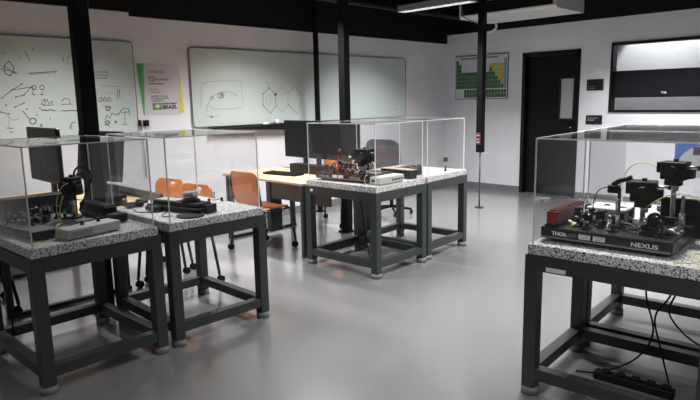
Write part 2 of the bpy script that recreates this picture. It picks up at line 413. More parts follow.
for B in (B1, B2):      # strokes that belong together make one sketch
    for l in (False, True):
        todo = SK.get((B.name, l), [])
        while todo:
            cur = todo.pop(0); grew = True
            while grew:
                grew = False
                for o_ in list(todo):
                    if near(cur, o_): cur.add(o_.v, o_.f); todo.remove(o_); grew = True
            cur.build('faded_drawing' if l else 'marker_drawing', INKL if l else INK, B)

# black marker ledge below the long board (a slim wedge) with little things on it
la, lb = on(1, YL-.02, 209, 128.7), on(1, YL-.02, 288, 122.7)
lc = on(1, YL-.02, 288, 129.5)
MBl = MB().add([(la.x,YL-.006,la.z),(lb.x,YL-.006,lb.z),(lc.x,YL-.006,lc.z),(la.x,YL-.11,la.z-.008),(lb.x,YL-.11,lb.z-.004),(lc.x,YL-.09,lc.z)],
   [(0,1,2),(3,5,4),(0,3,4,1),(1,4,5,2),(2,5,3,0)])
tag(MBl.build('pen_ledge', BK), 'slim black pen ledge tapering to a point below the long whiteboard', 'shelf')
for i, (px, py, nm, lab) in enumerate(((266,127.4,'whiteboard_eraser','small white whiteboard eraser on the black pen ledge'),(277.5,127,'chalk_cup','small white cup at the right end of the pen ledge'))):
    p = on(1, YL-.085, px, py)
    if i == 0: o = MB().box(-.045,.045,-.02,.02,0,.035,b=.006)
    else: o = MB().cyl((0,0,0),(0,0,.055),.028,.034,18)
    zt = la.z + (lb.z-la.z)*(p.x-la.x)/(lb.x-la.x) 
    single(nm, o, WHITE, lab, 'eraser' if i == 0 else 'cup', (p.x, YL-.075, zt+.0))

# wall boxes left of the poster
for px, lab in ((138.3,'left of the two small black socket boxes beside the poster'),(145,'right, wider of the two small black socket boxes under the poster')):
    p = on(1, YL, px, 123.5); wd = .016 if px < 140 else .028
    t = thing('socket_box', lab, 'socket', (p.x, YL, p.z-.03))
    MB().box(-wd,wd,-.05,0,0,.068,b=.006).build('housing', BK, t)
    MB().cyl((0,-.056,.04),(0,-.049,.04),.014).build('socket_face', BKM, t)
p = on(1, YL, 142, 127); single('conduit_pipe', MB().tube([(0,-.012,0),(0,-.012,-.55)], .008, 8, smooth=0), mat('light_conduit', (.6,.6,.6), .5), 'thin light conduit running down below the black socket boxes', 'pipe', (p.x, YL-.004, p.z))
p = on(1, YL, 183, 132.5); single('sticker', MB().box(-.045,.045,-.002,0,-.02,.02), YELP, 'small yellow green sticker on the wall below the poster', 'sticker', (p.x, YL, p.z))

# poster with green and yellow wedges
pa, pb = on(1, YL, 136, 64), on(1, YL, 183.5, 114.5)
px0, pz0, pw, ph = 3.024, 1.425, .545, .56
PO = thing('wall_poster', 'white poster with green and yellow wedges and BRASIL at its foot', 'poster', (px0, YL, pz0))
MB().box(.045,pw-.045,-.004,0,0,ph).build('sheet', PAPER, PO)
F_ = lambda mb: mb
def flat(poly, d): return MB().prism(poly, .0012, Matrix(((1,0,0,0),(0,0,-1,-d),(0,1,0,0),(0,0,0,1))))
flat([(0,ph+.0),(.085,ph),(.055,0),(.042,0)],.0045).build('green_wedge', GREEN, PO)
flat([(pw-.035,ph-.06),(pw-.075,.015),(pw-.005,.015)],.0045).build('yellow_wedge', YELP, PO)
def ftx(s, x, z, size, m, bold=0, nm='lettering'): return text(nm, s, size, m, PO, Matrix(((1,0,0,x),(0,0,-1,-.0062),(0,1,0,z),(0,0,0,1))), bold=bold)
ftx('SisNANO', .135, ph-.10, .045, GREYP, .0004)
lg = MB(); LM = Matrix(((1,0,0,0),(0,0,-1,-.0062),(0,1,0,0),(0,0,0,1)))
k = MB(); stroke(k, [(.14,.37),(.14,.415),(.185,.415),(.185,.37),(.155,.37)], .008)
k.v = [tuple(LM @ Vector(v)) for v in k.v]; k.build('square_emblem', BLKP, PO)
ftx('laboratório', .20, .382, .038, GREYP, .0008)
flat([(.135,.338),(.31,.338),(.31,.346),(.135,.346)],.005).build('rule_line', BLKP, PO)
for i, (s, z) in enumerate((('laboratórios', .275),('multiusuários', .245))): ftx(s, .135, z, .022, GREYP)
for i, (s, z) in enumerate((('ministério da ciência', .20),('tecnologia e inovações', .175),('comunicações', .15))): ftx(s, .145, z, .024, GREYP, .0006)
flat([(.155,.055),(.262,.055),(.262,.13),(.155,.13)],.005).build('flag_emblem', mat('emblem_green',(.13,.36,.09),.6), PO)
flat([(.17,.09),(.21,.122),(.255,.10),(.215,.07)],.0065).build('emblem_rhombus', mat('emblem_white',(.55,.68,.35),.6), PO)
ftx('PÁTRIA AMADA', .27, .113, .026, BLKP, .0004); ftx('BRASIL', .27, .062, .062, BLKP, .0014)

# periodic table
PT = thing('periodic_table_poster', 'framed green and yellow periodic table hanging behind the hanging pole', 'poster', (XB, 6.02, 1.515))
tw, th = 1.015, .73     # local: x reading direction -> world -Y
MB().box(-.02,0,-tw,0,0,th,b=.004).build('frame', mat('poster_frame',(.10,.11,.12),.4), PT)
PM = lambda x, z, d=.0206: Matrix(((0,0,-1,-d),(-1,0,0,-x),(0,1,0,z),(0,0,0,1)))
def pr(x0, x1, z0, z1, m, nm, d=.0206, h=.0006): return MB().prism([(x0,z0),(x1,z0),(x1,z1),(x0,z1)], h, PM(0,0,d)).build(nm, m, PT)
pr(.012,tw-.012,.012,th-.012, mat('periodic_sheet',(.66,.70,.70),.5), 'sheet')
text('title_lettering', 'Periodensystem der Elemente', .058, BLKP, PT, PM(.11, th-.066, .0214), bold=.0016, sx=1.02)
cols, rows = 18, 7; cx0, cz1 = .02, th-.078; cw = (tw-.04)/18; ch = .068
groups = {'green': [], 'yellow': [], 'blue': []}
for r in range(7):
    for c in range(18):
        if r == 0 and 0 < c < 17: continue
        if r in (1,2) and 2 <= c < 12: continue
        g = 'green'
        if c == 17: g = 'blue'
        elif c >= 12 and (c-12) >= r-1+0: g = 'yellow'
        groups[g].append((c, r))
for g, mm in (('green',PGREEN),('yellow',PYEL),('blue',PBLUE)):
    q = MB()
    for c, r in groups[g]:
        x = cx0+c*cw; z = cz1-(r+1)*ch
        q.prism([(x+.0012,z+.0012),(x+cw-.0012,z+.0012),(x+cw-.0012,z+ch-.0012),(x+.0012,z+ch-.0012)], .0006, PM(0,0,.0214))
    q.build(g+'_cells', mm, PT)
q = MB()
for r in range(2):
    for c in range(3, 18):
        x = cx0+c*cw; z = .096-r*.066
        q.prism([(x+.002,z),(x+cw-.002,z),(x+cw-.002,z+.062),(x+.002,z+.062)], .0006, PM(0,0,.0214))
q.build('lanthanide_cells', PGREEN, PT)

# signs beside the door
for k, (x0,y0,x1,y1,lab,txt) in enumerate(((587.3,79.5,602.6,90.3,'small black sign beside the door, the upper one with a gold edge',('laboratório','de fotônica')),
                                          (586.2,115.2,602,124.4,'small black sign beside the door, the lower one under the other',('somente pessoas','autorizadas')))):
    a, b = on(0, XB, x0, y0), on(0, XB, x1, y1); yy, zz = a.y, b.z; sw, sh = a.y-b.y, a.z-b.z
    t = thing('door_sign', lab, 'sign', (XB, yy, zz))
    MB().box(-.012,0,-sw,0,0,sh,b=.002).build('plate', mat('sign_black',(.012,.012,.014),.3), t)
    if k == 0: MB().box(-.013,-.0005,-sw-.012,-sw,0,sh).build('gold_edge', mat('gold_strip',(.16,.13,.04),.35,.6), t)
    for i, s in enumerate(txt):
        text('lettering', s, .024, GREYP if k == 0 else mat('sign_print',(.6,.6,.6),.5), t, Matrix(((0,0,-1,-.0126),(-1,0,0,-.02),(0,1,0,(.05-.028*i) if k == 0 else (.085-.03*i)),(0,0,0,1))), sx=.95)

# ------------------------------------------------------------------ ceiling things
AC = thing('air_conditioner', 'long off-white ceiling air conditioner above the door', 'air conditioner', (7.42, 3.62, 2.665))
ax, ay = .84, 1.47
prof = [(0,.03),(.05,0),(ax,0),(ax,.22),(0,.22)]
MB().prism([(x,z) for x,z in prof], ay, Matrix(((1,0,0,0),(0,0,1,0),(0,1,0,0),(0,0,0,1)))).build('housing', ACW, AC)
MB().box(-.012,0,.04,ay-.04,.045,.20).build('shaded_grille', BK, AC)  # grille face coloured black for the shadow lying on it
q = on(0, 8.16, 489, 27)
single('drain_hose', MB().tube([(8.30,q.y-.02,2.80),(8.27,q.y-.05,2.66),(8.24,q.y-.08,2.60),(8.22,q.y-.02,2.545),(8.20,q.y+.03,2.53)], .018, 8), WHITE, 'short white drain hose curling below the air conditioner', 'hose')
single('hanging_wire', MB().tube([on(0,7.3,461,6),on(0,7.3,462.5,13),on(0,7.3,465,18),on(0,7.4,478,23.5)], .008, 6), mat('grey_wire',(.25,.25,.25),.5), 'thin grey wire looping from the lamp to the air conditioner', 'cable')

def lamp(x, y0, y1, z, label, power):
    t = thing('ceiling_lamp', label, 'lamp', (x, y0, z), 0, 'linear ceiling lamps')
    L_ = y1-y0
    MB().box(-.075,-.067,0,L_,0,.07).box(.067,.075,0,L_,0,.07).box(-.075,.075,0,L_,.07,.078).box(-.075,.075,0,.006,0,.07).box(-.075,.075,L_-.006,L_,0,.07).build('housing', LOUV, t)
    fn = MB(); n = int(L_/.05)
    for i in range(1, n): fn.box(-.067,.067,i*L_/n-.001,i*L_/n+.001,.004,.018)
    fn.box(-.001,.001,0,L_,.004,.018)
    fn.build('louvre', LOUV, t, kind='stuff')
    MB().cyl((0,.3,.078),(0,.3,ZC-z),.004,n=8).build('suspension_wire', BKM, t)
    MB().cyl((0,L_-.3,.078),(0,L_-.3,ZC-z),.004,n=8).build('suspension_wire', BKM, t)
    MB().box(-.066,.066,.01,L_-.01,.020,.026).build('lamp_diffuser', mat('lamp_glow', (.8,.8,.8), .5, emit=(1,.98,.97,2.0)), t)
    ld = bpy.data.lights.new('lamp_light', 'AREA'); ld.shape = 'RECTANGLE'; ld.size = .12; ld.size_y = L_-.04
    ld.energy = power; ld.color = (1,.985,.985); ld.spread = R(122)
    lo = bpy.data.objects.new('lamp_light', ld); COL.objects.link(lo); lo.parent = t; lo.location = (0, L_/2, .002-.004)
    return t
PWR = 42
lamp(6.38, 4.18, 5.32, 2.70, 'narrow louvred ceiling lamp near the top, left of the hanging pole', PWR)
sp = [(4.25,4.2,5.32,1.15),(2.1,4.2,5.32,.85),(3.7,1.15,2.29,1.0),(5.6,1.5,2.64,.9),(7.5,1.9,3.04,1.05),(1.1,-.9,.24,.6),(-1.3,1.6,2.74,.3)]  # lamps along the board wall follow its light scallops; the others are added fill
for x, y0, y1, p in sp: lamp(x, y0, y1, 2.70, 'narrow louvred ceiling lamp outside the view, in a set partly added for fill light', PWR*p)
# light in the neighbouring room
ld = bpy.data.lights.new('spot', 'SPOT'); ld.energy = 58; ld.spot_size = R(75); ld.spot_blend = .25; ld.shadow_soft_size = .03
so = bpy.data.objects.new('spot', ld); COL.objects.link(so)
so.location = (9.9, 3.25, 3.0); so.rotation_euler = (0, R(-42), 0)
NB = so
ld = bpy.data.lights.new('room_glow', 'AREA'); ld.shape='RECTANGLE'; ld.size=.3; ld.size_y=2; ld.energy = 1.5
so = bpy.data.objects.new('room_glow', ld); COL.objects.link(so); so.location = (9.7, 3.4, 3.05)

# ------------------------------------------------------------------ pillars
PIL = mat('black_pillar_paint', (.003,.003,.0035), .55, spec=.18)
def pillar(x, y, s, label, z0=0, z1=ZC):
    t = thing('pillar', label, 'pillar', (x, y, z0))
    MB().box(-s/2,s/2,-s/2,s/2,0,z1-z0,b=.004).build('shaft', PIL, t)
    if z0 == 0: MB().box(-s/2-.03,s/2+.03,-s/2-.03,s/2+.03,0,.012).build('base_plate', PIL, t)
    return t
pillar(1.70, 4.33, .107, 'thick black steel pillar crossing the left whiteboard')
pillar(4.83, 4.87, .095, 'black steel pillar rising behind the central monitors')
pillar(5.50, 6.08, .055, 'thin black post in front of the long whiteboard')
HP = thing('hanging_pole', 'black square pole hanging over a thin floor rod near the door', 'pole', (7.12, 4.51, 0))
MB().box(-.044,.044,-.044,.044,.79,ZC,b=.003).build('shaft', PIL, HP)
MB().cyl((0,0,.01),(0,0,.80),.011,n=12).build('floor_rod', mat('rod_grey',(.10,.10,.10),.35,.6), HP)
MB().cyl((0,0,0),(0,0,.012),.06,n=24).build('base_disc', BKM, HP)
q = MB().box(-.052,-.044,-.036,.036,.90,1.06,b=.002); q.build('socket_strip', mat('socket_dark_red',(.14,.02,.03),.4), HP)
for z in (.925,.965,1.02): MB().box(-.056,-.052,-.02,.026,z,z+.014).build('socket_label', mat('label_grey',(.45,.42,.42),.5), HP)

# ------------------------------------------------------------------ optical benches with acrylic covers
TW, TD, TH = .731, .852, .810
def bench(label):
    t = thing('granite_bench', label, 'bench', (0,0,0), 0, 'granite topped benches')
    MB().box(0,TW,0,TD,TH-.053,TH,b=.002).build('granite_top', GR, t)
    c = .025; h = .035; zt = TH-.0535
    for i, (x, y) in enumerate(((c,c),(TW-c,c),(c,TD-c),(TW-c,TD-c))):
        lg = MB().box(x-h,x+h,y-h,y+h,.042,zt,b=.003).build('leg', FRAME, t)
        f = MB().cyl((x,y,0),(x,y,.041),.047,n=28)
        f.build('levelling_foot', FOOT, lg)
    a0, a1 = zt-.078, zt-.0005
    e = c+h
    def rails(z0, z1, d):
        return (MB().box(e,TW-e,c-d,c+d,z0,z1), MB().box(e,TW-e,TD-c-d,TD-c+d,z0,z1), MB().box(c-d,c+d,e,TD-e,z0,z1), MB().box(TW-c-d,TW-c+d,e,TD-e,z0,z1))
    for r_ in rails(a0, a1, .0345): r_.build('top_rail', FRAME, t)
    for r_ in rails(.088, .150, .030): r_.build('lower_rail', FRAME, t)
    return t
def cover(label):
    t = thing('acrylic_cover', label, 'cover', (0,0,0), 0, 'clear acrylic covers')
    i = .0156; x0, x1, y0, y1 = i, TW-i, i, TD-i; hb = .536; th_ = .005; g = .0004; z0 = TH+.0005
    zt = TH+hb
    MB().box(x0+th_,x1-th_,y0,y0+th_,z0,zt-th_).build('side_pane', ACR, t)
    MB().box(x0+th_,x1-th_,y1-th_,y1,z0,zt-th_).build('side_pane', ACR, t)
    MB().box(x0,x0+th_,y0+th_,y1-th_,z0,zt-th_).build('side_pane', ACR, t)
    MB().box(x1-th_,x1,y0+th_,y1-th_,z0,zt-th_).build('side_pane', ACR, t)
    MB().box(x0+th_,x1-th_,y0+th_,y1-th_,zt-th_,zt).build('top_pane', ACR, t)
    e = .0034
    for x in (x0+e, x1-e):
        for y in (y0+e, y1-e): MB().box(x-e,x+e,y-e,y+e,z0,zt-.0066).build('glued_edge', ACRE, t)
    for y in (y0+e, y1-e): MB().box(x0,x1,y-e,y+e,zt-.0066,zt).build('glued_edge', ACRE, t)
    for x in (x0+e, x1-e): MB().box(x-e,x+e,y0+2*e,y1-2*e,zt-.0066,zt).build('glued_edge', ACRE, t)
    return t
TBL = dict(A=(.930,3.285,.042), B=(1.740,3.329,.008), C=(3.661,3.337,.050), D=(4.4496,3.3866,.079), E=(2.7557,.5673,.0686), F=(3.545,.628,.0686))
WHICH = dict(A='at the near left under a grey controller box', B='second from the left with a round silver knob stage', C='at the centre carrying the maroon breadboard',
             D='just right of the central one, nearly empty', E='at the near right carrying the large black breadboard', F='at the right, behind the nearest right-hand one')
pb_ = bench('granite topped steel bench ' + WHICH['A']); pc_ = cover('')
for k_, (x, y, a) in TBL.items():
    if k_ == 'A': t, c = pb_, pc_
    else: t, c = copy_tree(pb_), copy_tree(pc_)
    t['label'] = 'granite topped steel bench ' + WHICH[k_]
    c['label'] = 'clear acrylic cover on the bench ' + WHICH[k_]
    for o in (t, c): o.location = (x, y, 0); o.rotation_euler = (0,0,a)
def W(k, x, y, z=TH):   # bench-local to world
    X, Y, a = TBL[k]; return Vector((X+cos(a)*x-sin(a)*y, Y+sin(a)*x+cos(a)*y, z))
def loc(k, p):          # world to bench-local
    X, Y, a = TBL[k]; dx, dy = p[0]-X, p[1]-Y; return (cos(a)*dx+sin(a)*dy, -sin(a)*dx+cos(a)*dy)
# small white inventory stickers
p = W('C', -.0125, .838-.02, TH-.053-.045)
single('sticker', MB().box(-.001,0,-.035,0,0,.022), WHITE, 'small white sticker on the rail end of the central bench', 'sticker', p + Vector((0,-.03,0)), TBL['C'][2])
p = W('E', -.0115, .75, TH-.053-.05)
single('sticker', MB().box(-.001,0,-.10,0,-.022,.0), WHITE, 'white sticker on the top rail of the near right bench', 'sticker', p, TBL['E'][2])

# ------------------------------------------------------------------ instruments
def breadboard(k, x, y, sx, sy, h, m, label, foot=.018, rz=0, holes=True, name='optical_breadboard'):
    t = thing(name, label, 'optical breadboard', W(k, x, y), TBL[k][2]+rz)
    MB().box(0,sx,0,sy,foot,foot+h,b=.004).build('board', m, t)
    for fx in (.05, sx-.05):
        for fy in (.06, sy-.06): MB().cyl((fx,fy,.0005),(fx,fy,foot+.001),.022,n=16).build('foot', RUB, t)
    MB().box(-.0015,0,.006,sy-.006,foot+.004,foot+.012).build('edge_trim', GREYT, t)
    if holes:
        q = MB(); z = foot+h
        for i in range(1, int(sx/.05)):
            for j in range(1, int(sy/.05)):
                q.cyl((i*.05, j*.05, z-.001),(i*.05, j*.05, z+.0006), .004, n=8)
        q.build('threaded_hole', STEEL, t, kind='stuff')
    return t
def on_face(x0): # text on the -X face of a thing (local)
    return lambda y, z: Matrix(((0,0,-1,x0),(-1,0,0,y),(0,1,0,z),(0,0,0,1)))
def mount(k, x, y, z, hpost, kind, label, group, rz=0, m=None, name='optic_mount'):
    t = thing(name, label, 'optic mount', W(k, x, y, z), TBL[k][2]+rz, group)
    MB().box(-.026,.026,-.013,.013,.0006,.010,b=.002).build('base', m or BKM, t)
    MB().cyl((0,0,.010),(0,0,.010+hpost*.6),.0095,n=14).build('post_holder', m or BKM, t)
    MB().cyl((0,0,.010+hpost*.6),(0,0,hpost+.012),.006,n=12).build('post', STEEL, t)
    zc = hpost+.012
    if kind == 'ring':
        MB().ring((0,0,zc+.022),(1,0,0),.0165,.0055,20,6).build('lens_ring', BKM, t)
        MB().cyl((-.002,0,zc+.022),(.002,0,zc+.022),.0125,n=18).build('lens', PANE, t)
    elif kind == 'mirror':
        MB().box(-.006,.006,-.022,.022,zc,zc+.044,b=.002).build('mirror_plate', m or BKM, t)
        for yy, zz in ((-.016,zc+.036),(.016,zc+.036),(-.016,zc+.008)): MB().cyl((.006,yy,zz),(.026,yy,zz),.0045,n=10).build('adjuster_knob', STEEL, t)
    elif kind == 'cube':
        MB().box(-.018,.018,-.018,.018,zc,zc+.036,b=.003).build('cube', m or BKM, t)
        MB().cyl((-.030,0,zc+.018),(.03,0,zc+.018),.012,n=14).build('lens_tube', ALU, t)
    return t
def scatter(k, spots, z, where, mm=None):
    kinds = ('ring','mirror','cube')
    protos = {}
    for i, (x, y, hp) in enumerate(spots):
        kd = kinds[i % 3]
        word = {'ring':'round lens mount','mirror':'square mirror mount with three silver knobs','cube':'small cube with an aluminium lens tube'}[kd]
        lab = word + ' on a short post, ' + where; grp = word + 's ' + where
        rz = rnd.uniform(-3,3)
        if kd in protos: again(protos[kd], W(k, x, y, z), TBL[k][2]+rz, lab, grp)
        else: protos[kd] = mount(k, x, y, z, hp, kd, lab, grp, rz, mm)
def camera_module(k, x, y, z, hz, size, label, rz=0, cap=None):
    sx, sy, sz = size
    t = thing('camera_module', label, 'camera module', W(k, x, y, z), TBL[k][2]+rz)
    MB().cyl((0,0,.0006),(0,0,hz),.012,n=16).build('post', STEEL, t)
    MB().box(-.035,.035,-.03,.03,.0006,.012,b=.002).build('base', BKM, t)
    q = MB().box(-sx/2,sx/2,-sy/2,sy/2,hz,hz+sz,b=.004)
    q.build('body', BK, t)
    n = 5
    fn = MB()
    for i in range(n): fn.box(-sx/2-.003,-sx/2,-sy/2+.006+i*(sy-.016)/n,-sy/2+.010+i*(sy-.016)/n,hz+.006,hz+sz-.006)
    fn.build('cooling_fins', BKM, t)
    MB().cyl((-sx/2-.03,0,hz+sz*.5),(-sx/2,0,hz+sz*.5),sz*.28,n=18).build('lens_tube', BKM, t)
    MB().cyl((0,0,hz+sz),(0,0,hz+sz+.014),.012,n=14).build('top_knob', BKM, t)
    MB().box(-sx*.35,sx*.2,sy/2,sy/2+.022,hz+sz*.35,hz+sz*.95,b=.003).build('side_bracket', BK, t)
    MB().box(-sx*.3,sx*.3,-sy/2-.028,-sy/2,hz+sz*.1,hz+sz*.6,b=.003).build('side_bracket', BK, t)
    MB().cyl((-sx*.2,-sy/2-.05,hz+sz*.75),(-sx*.2,-sy/2,hz+sz*.75),.006,n=10).build('adjuster_rod', STEEL, t)
    MB().cyl((-sx*.2,-sy/2-.06,hz+sz*.75),(-sx*.2,-sy/2-.045,hz+sz*.75),.011,n=12).build('adjuster_knob', BK, t)
    MB().box(-sx*.45,sx*.1,-sy*.32,sy*.32,hz-.03,hz-.001,b=.003).build('mounting_stage', BKM, t)
    MB().cyl((-sx*.2,-.01,hz-.055),(-sx*.2,-.01,hz-.03),.016,n=14).build('objective', STEEL, t)
    return t
def cable(pts, r, m, label, name='cable', group=None, cat='cable'):
    o = MB().tube(pts, r, 6, smooth=6).build(name, m); return tag(o, label, cat, group)
def controller(k, x, y, sx, sy, sz, m, label, rz=0, z=TH, knobs=0, disp=False, name='controller_box', cat='controller'):
    t = thing(name, label, cat, W(k, x, y, z), TBL[k][2]+rz)
    MB().box(0,sx,0,sy,.006,sz,b=.004).build('casing', m, t)
    for fx in (.02,sx-.02):
        for fy in (.02,sy-.02): MB().cyl((fx,fy,.0005),(fx,fy,.0065),.009,n=10).build('foot', RUB, t)
    return t

# --- bench E : large black breadboard
ZB = TH+.018+.058
E_ = breadboard('E', .10, .215, .46, .615, .058, mat('black_breadboard',(.006,.006,.007),.35), 'large black optical breadboard lettered NEXUS on the near right bench')
fx = on_face(-.0008)
def lbl(parent, y, z, s, size, m, bold=.0005, sx=1.): return text('lettering', s, size, m, parent, Matrix(((0,0,-1,-.0016),(-1,0,0,y),(0,1,0,z),(0,0,0,1))), bold=bold, sx=sx)
lbl(E_, .555, .040, 'THOR', .026, WHITE, .0012, 1.05); lbl(E_, .489, .040, 'LABS', .026, mat('grey_letter',(.14,.14,.14),.4), .0006, 1.05)
for y in (.420,.350):
    st = MB().box(-.0016,-.0004,y-.056,y,.036,.060).build('label_sticker', WHITE, E_)
    q = MB()
    for i in range(3): q.box(-.0022,-.0016,y-.048,y-.008,.041+i*.007,.043+i*.007)
    q.build('label_print', BLKP, E_)
lbl(E_, .178, .036, 'NEXUS', .029, WHITE, .0003, 1.3)
# red laser bar
t = thing('red_module', 'long red anodised module at the left edge of the black breadboard', 'laser module', W('E', .125, .755, ZB+.001), TBL['E'][2]+R(1))
MB().box(0,.40,0,.055,.012,.078,b=.003).build('body', DRED, t)
MB().box(-.003,0,.001,.054,.013,.077,b=.001).build('end_plate', RED, t)
q = MB()
for i in range(8): q.box(.02+i*.045,.05+i*.045,.008,.047,.0782,.084)
q.build('heat_sink_blocks', DRED, t)
MB().box(-.01,.41,-.005,.06,0,.012,b=.002).build('base_plate', BKM, t)
scatter('E', [(.20,.66,.03),(.27,.70,.03),(.34,.66,.03),(.42,.70,.03),(.24,.58,.03),(.33,.60,.04),(.47,.62,.04),(.18,.50,.02),(.30,.50,.03),(.40,.48,.03),(.17,.62,.02),(.22,.36,.02),(.18,.29,.02),(.27,.27,.02),(.46,.54,.05)], ZB, 'on the large black breadboard')
# brass/yellow and white connectors near the red module
cg = []
for i in range(7):
    x, y = .19+.045*i, .695+.03*sin(i*1.7)
    m_ = (YEL, WHITE, mat('brass',(.6,.42,.2),.35,.7))[i % 3]
    nm = ('yellow','white','brass')[i % 3]
    single('fibre_connector', MB().cyl((-.022,0,.008),(.022,0,.012),.007,n=10).cyl((-.008,0,.009),(.012,0,.0108),.0095,n=6), m_, nm+' fibre connector lying beside the red module', 'connector', W('E', x, y, ZB+.0015), i*.9, nm+' connectors beside the red module')
# steel posts
for i, (x, y, hh, lab) in enumerate(((.27,.511,.15,'tall bare steel post in the middle of the black breadboard'),(.47,.26,.16,'bare steel post behind the front camera module'))):
    t = thing('steel_post', lab, 'post', W('E', x, y, ZB), 0)
    MB().cyl((0,0,.0006),(0,0,hh),.0085,n=16).build('shaft', STEEL, t)
    MB().cyl((0,0,.0006),(0,0,hh*.45),.014,n=16).build('post_holder', ALU, t)
camera_module('E', .38, .42, ZB, .135, (.10,.12,.10), 'black camera module on a post at the centre of the black breadboard', R(10))
camera_module('E', .52, .315, ZB, .235, (.08,.12,.09), 'black camera module held highest on the right-hand breadboard', R(-6))
# articulated black arm left of central module
t = thing('clamp_arm', 'small black angled clamp arm left of the central camera module', 'clamp', W('E', .36, .53, ZB), TBL['E'][2])
MB().cyl((0,0,.0006),(0,0,.19),.008,n=12).build('post', BKM, t)
MB().tube([(0,.035,.205),(0,.0,.23),(0,-.055,.25)], .013, 8, smooth=0).build('arm', BK, t)
MB().box(-.02,.02,.0,.055,.165,.205,b=.004).build('clamp_head', BK, t)
# stage in front of the modules
t = thing('translation_stage', 'black motorised stage with silver barrels below the central camera module', 'stage', W('E', .19, .27, ZB), TBL['E'][2]+.2)
MB().box(0,.13,0,.11,.0006,.022,b=.003).build('base', BKM, t); MB().box(.01,.12,.01,.10,.023,.044,b=.003).build('carriage', BK, t)
MB().cyl((.02,.0,.03),(.02,-.06,.03),.011,n=16).build('micrometer', STEEL, t); MB().cyl((.07,.0,.033),(.07,-.075,.033),.013,n=16).build('micrometer', STEEL, t)
MB().ring((.05,.05,.075),(1,.3,0),.026,.008,22,8).build('objective_ring', BKM, t)
MB().cyl((.03,.045,.075),(.075,.058,.075),.017,n=18).build('objective', BKM, t)
# white box and black blocks behind
controller('E', .38, .50, .17, .20, .075, LGREY, 'pale grey box lying behind the steel post on the black breadboard', 0, ZB+.001)
t = thing('driver_rack', 'two stacked black driver units with a silver lid on the near right bench', 'driver unit', W('E', .60, .03), TBL['E'][2])
MB().box(0,.10,0,.36,.0006,.098,b=.004).build('lower_unit', BK, t); MB().box(0,.10,0,.36,.100,.198,b=.004).build('upper_unit', BK, t)
MB().box(-.003,.10,-.002,.362,.199,.206).build('lid', ALU, t)
for j in range(6):
    for zz in (.05,.15): MB().cyl((-.012,.03+j*.045,zz),(0,.03+j*.045,zz),.008,n=10).build('front_knob', BKM, t)
controller('E', .60, .42, .09, .12, .05, BK, 'low black block beside the driver units under the right acrylic cover')
def Wz(k, pts): return [W(k, *p) for p in pts]
cable(Wz('E', [(.28,.38,ZB+.12),(.26,.31,ZB+.175),(.25,.23,ZB+.205),(.24,.15,ZB+.18),(.23,.08,ZB+.10),(.24,.035,ZB+.02),(.27,.04,TH+.02),(.30,.10,TH+.004)]), .0024, YEL, 'bright yellow fibre arching over the right end of the black breadboard', 'fibre_cable')
cable(Wz('E', [(.52,.38,ZB+.27),(.52,.45,ZB+.31),(.50,.52,ZB+.29),(.48,.56,ZB+.20),(.46,.56,ZB+.10)]), .0024, YEL, 'pale yellow fibre arching behind the central camera module', 'fibre_cable')
cable(Wz('E', [(.06,.21,TH+.004),(.055,.16,TH+.004),(.10,.12,TH+.006),(.16,.14,TH+.03),(.21,.08,TH+.004),(.30,.05,TH+.006)]), .0026, YEL, 'yellow fibre lying on the granite in front of the black breadboard', 'fibre_cable')
cable(Wz('E', [(.36,.565,ZB+.20),(.34,.62,ZB+.18),(.32,.64,ZB+.13),(.31,.645,ZB+.01)]), .003, RUB, 'black cable dropping left from the clamp arm')
cable(Wz('E', [(.52,.25,ZB+.28),(.52,.20,ZB+.28),(.50,.17,ZB+.18),(.48,.18,ZB+.02)]), .003, RUB, 'black cable looping right of the highest camera module')
for i in range(9):
    x, y = rnd.uniform(.15,.5), rnd.uniform(.25,.7)
    pts = [(x, y, ZB+.004)]
    for j in range(5):
        x = min(.55, max(.12, x+rnd.uniform(-.09,.09))); y = min(.8, max(.22, y+rnd.uniform(-.09,.09))); pts.append((x, y, ZB+rnd.uniform(.004,.035)))
    cable(Wz('E', pts), .0022, RUB if i % 3 else WHITE, 'thin %s wire tangled among the mounts on the large black breadboard' % ('black' if i % 3 else 'white'), 'wire', 'wires on the large black breadboard')
# far bench F equipment
controller('F', .20, .15, .25, .30, .12, BK, 'black instrument case on the bench behind the near right one')
controller('F', .45, .05, .2, .5, .045, DK, 'flat charcoal base plate on the far right bench')
# cables under bench E
for i, pts in enumerate(([(.55,.38,.74),(.55,.42,.50),(.50,.36,.30),(.52,.44,.12),(.45,.60,.02),(.40,.72,.008)],
                         [(.55,.34,.74),(.57,.30,.52),(.52,.36,.38),(.55,.33,.20),(.56,.28,.008)],
                         [(.55,.22,.74),(.50,.26,.55),(.55,.30,.40),(.50,.18,.30),(.55,.05,.25),(.5,-.1,.3)],
                         [(.55,.20,.74),(.58,.16,.5),(.52,.12,.3),(.54,.10,.008)])):
    cable(Wz('E', pts), .005, RUB, ('black cable hanging and trailing left under the near right bench','black cable hanging in a gentle bend under the near right bench','black cable swinging to the right under the near right bench','rightmost straight black cable under the near right bench')[i])
t = thing('power_strip', 'black power strip on the floor under the near right bench', 'power strip', W('E', .38, .22, 0), TBL['E'][2])
MB().box(0,.06,0,.40,.0006,.045,b=.005).build('casing', BK, t)
for j in range(5): MB().box(.012,.05,.02+j*.075,.06+j*.075,.0455,.062,b=.004).build('plug', RUB, t)

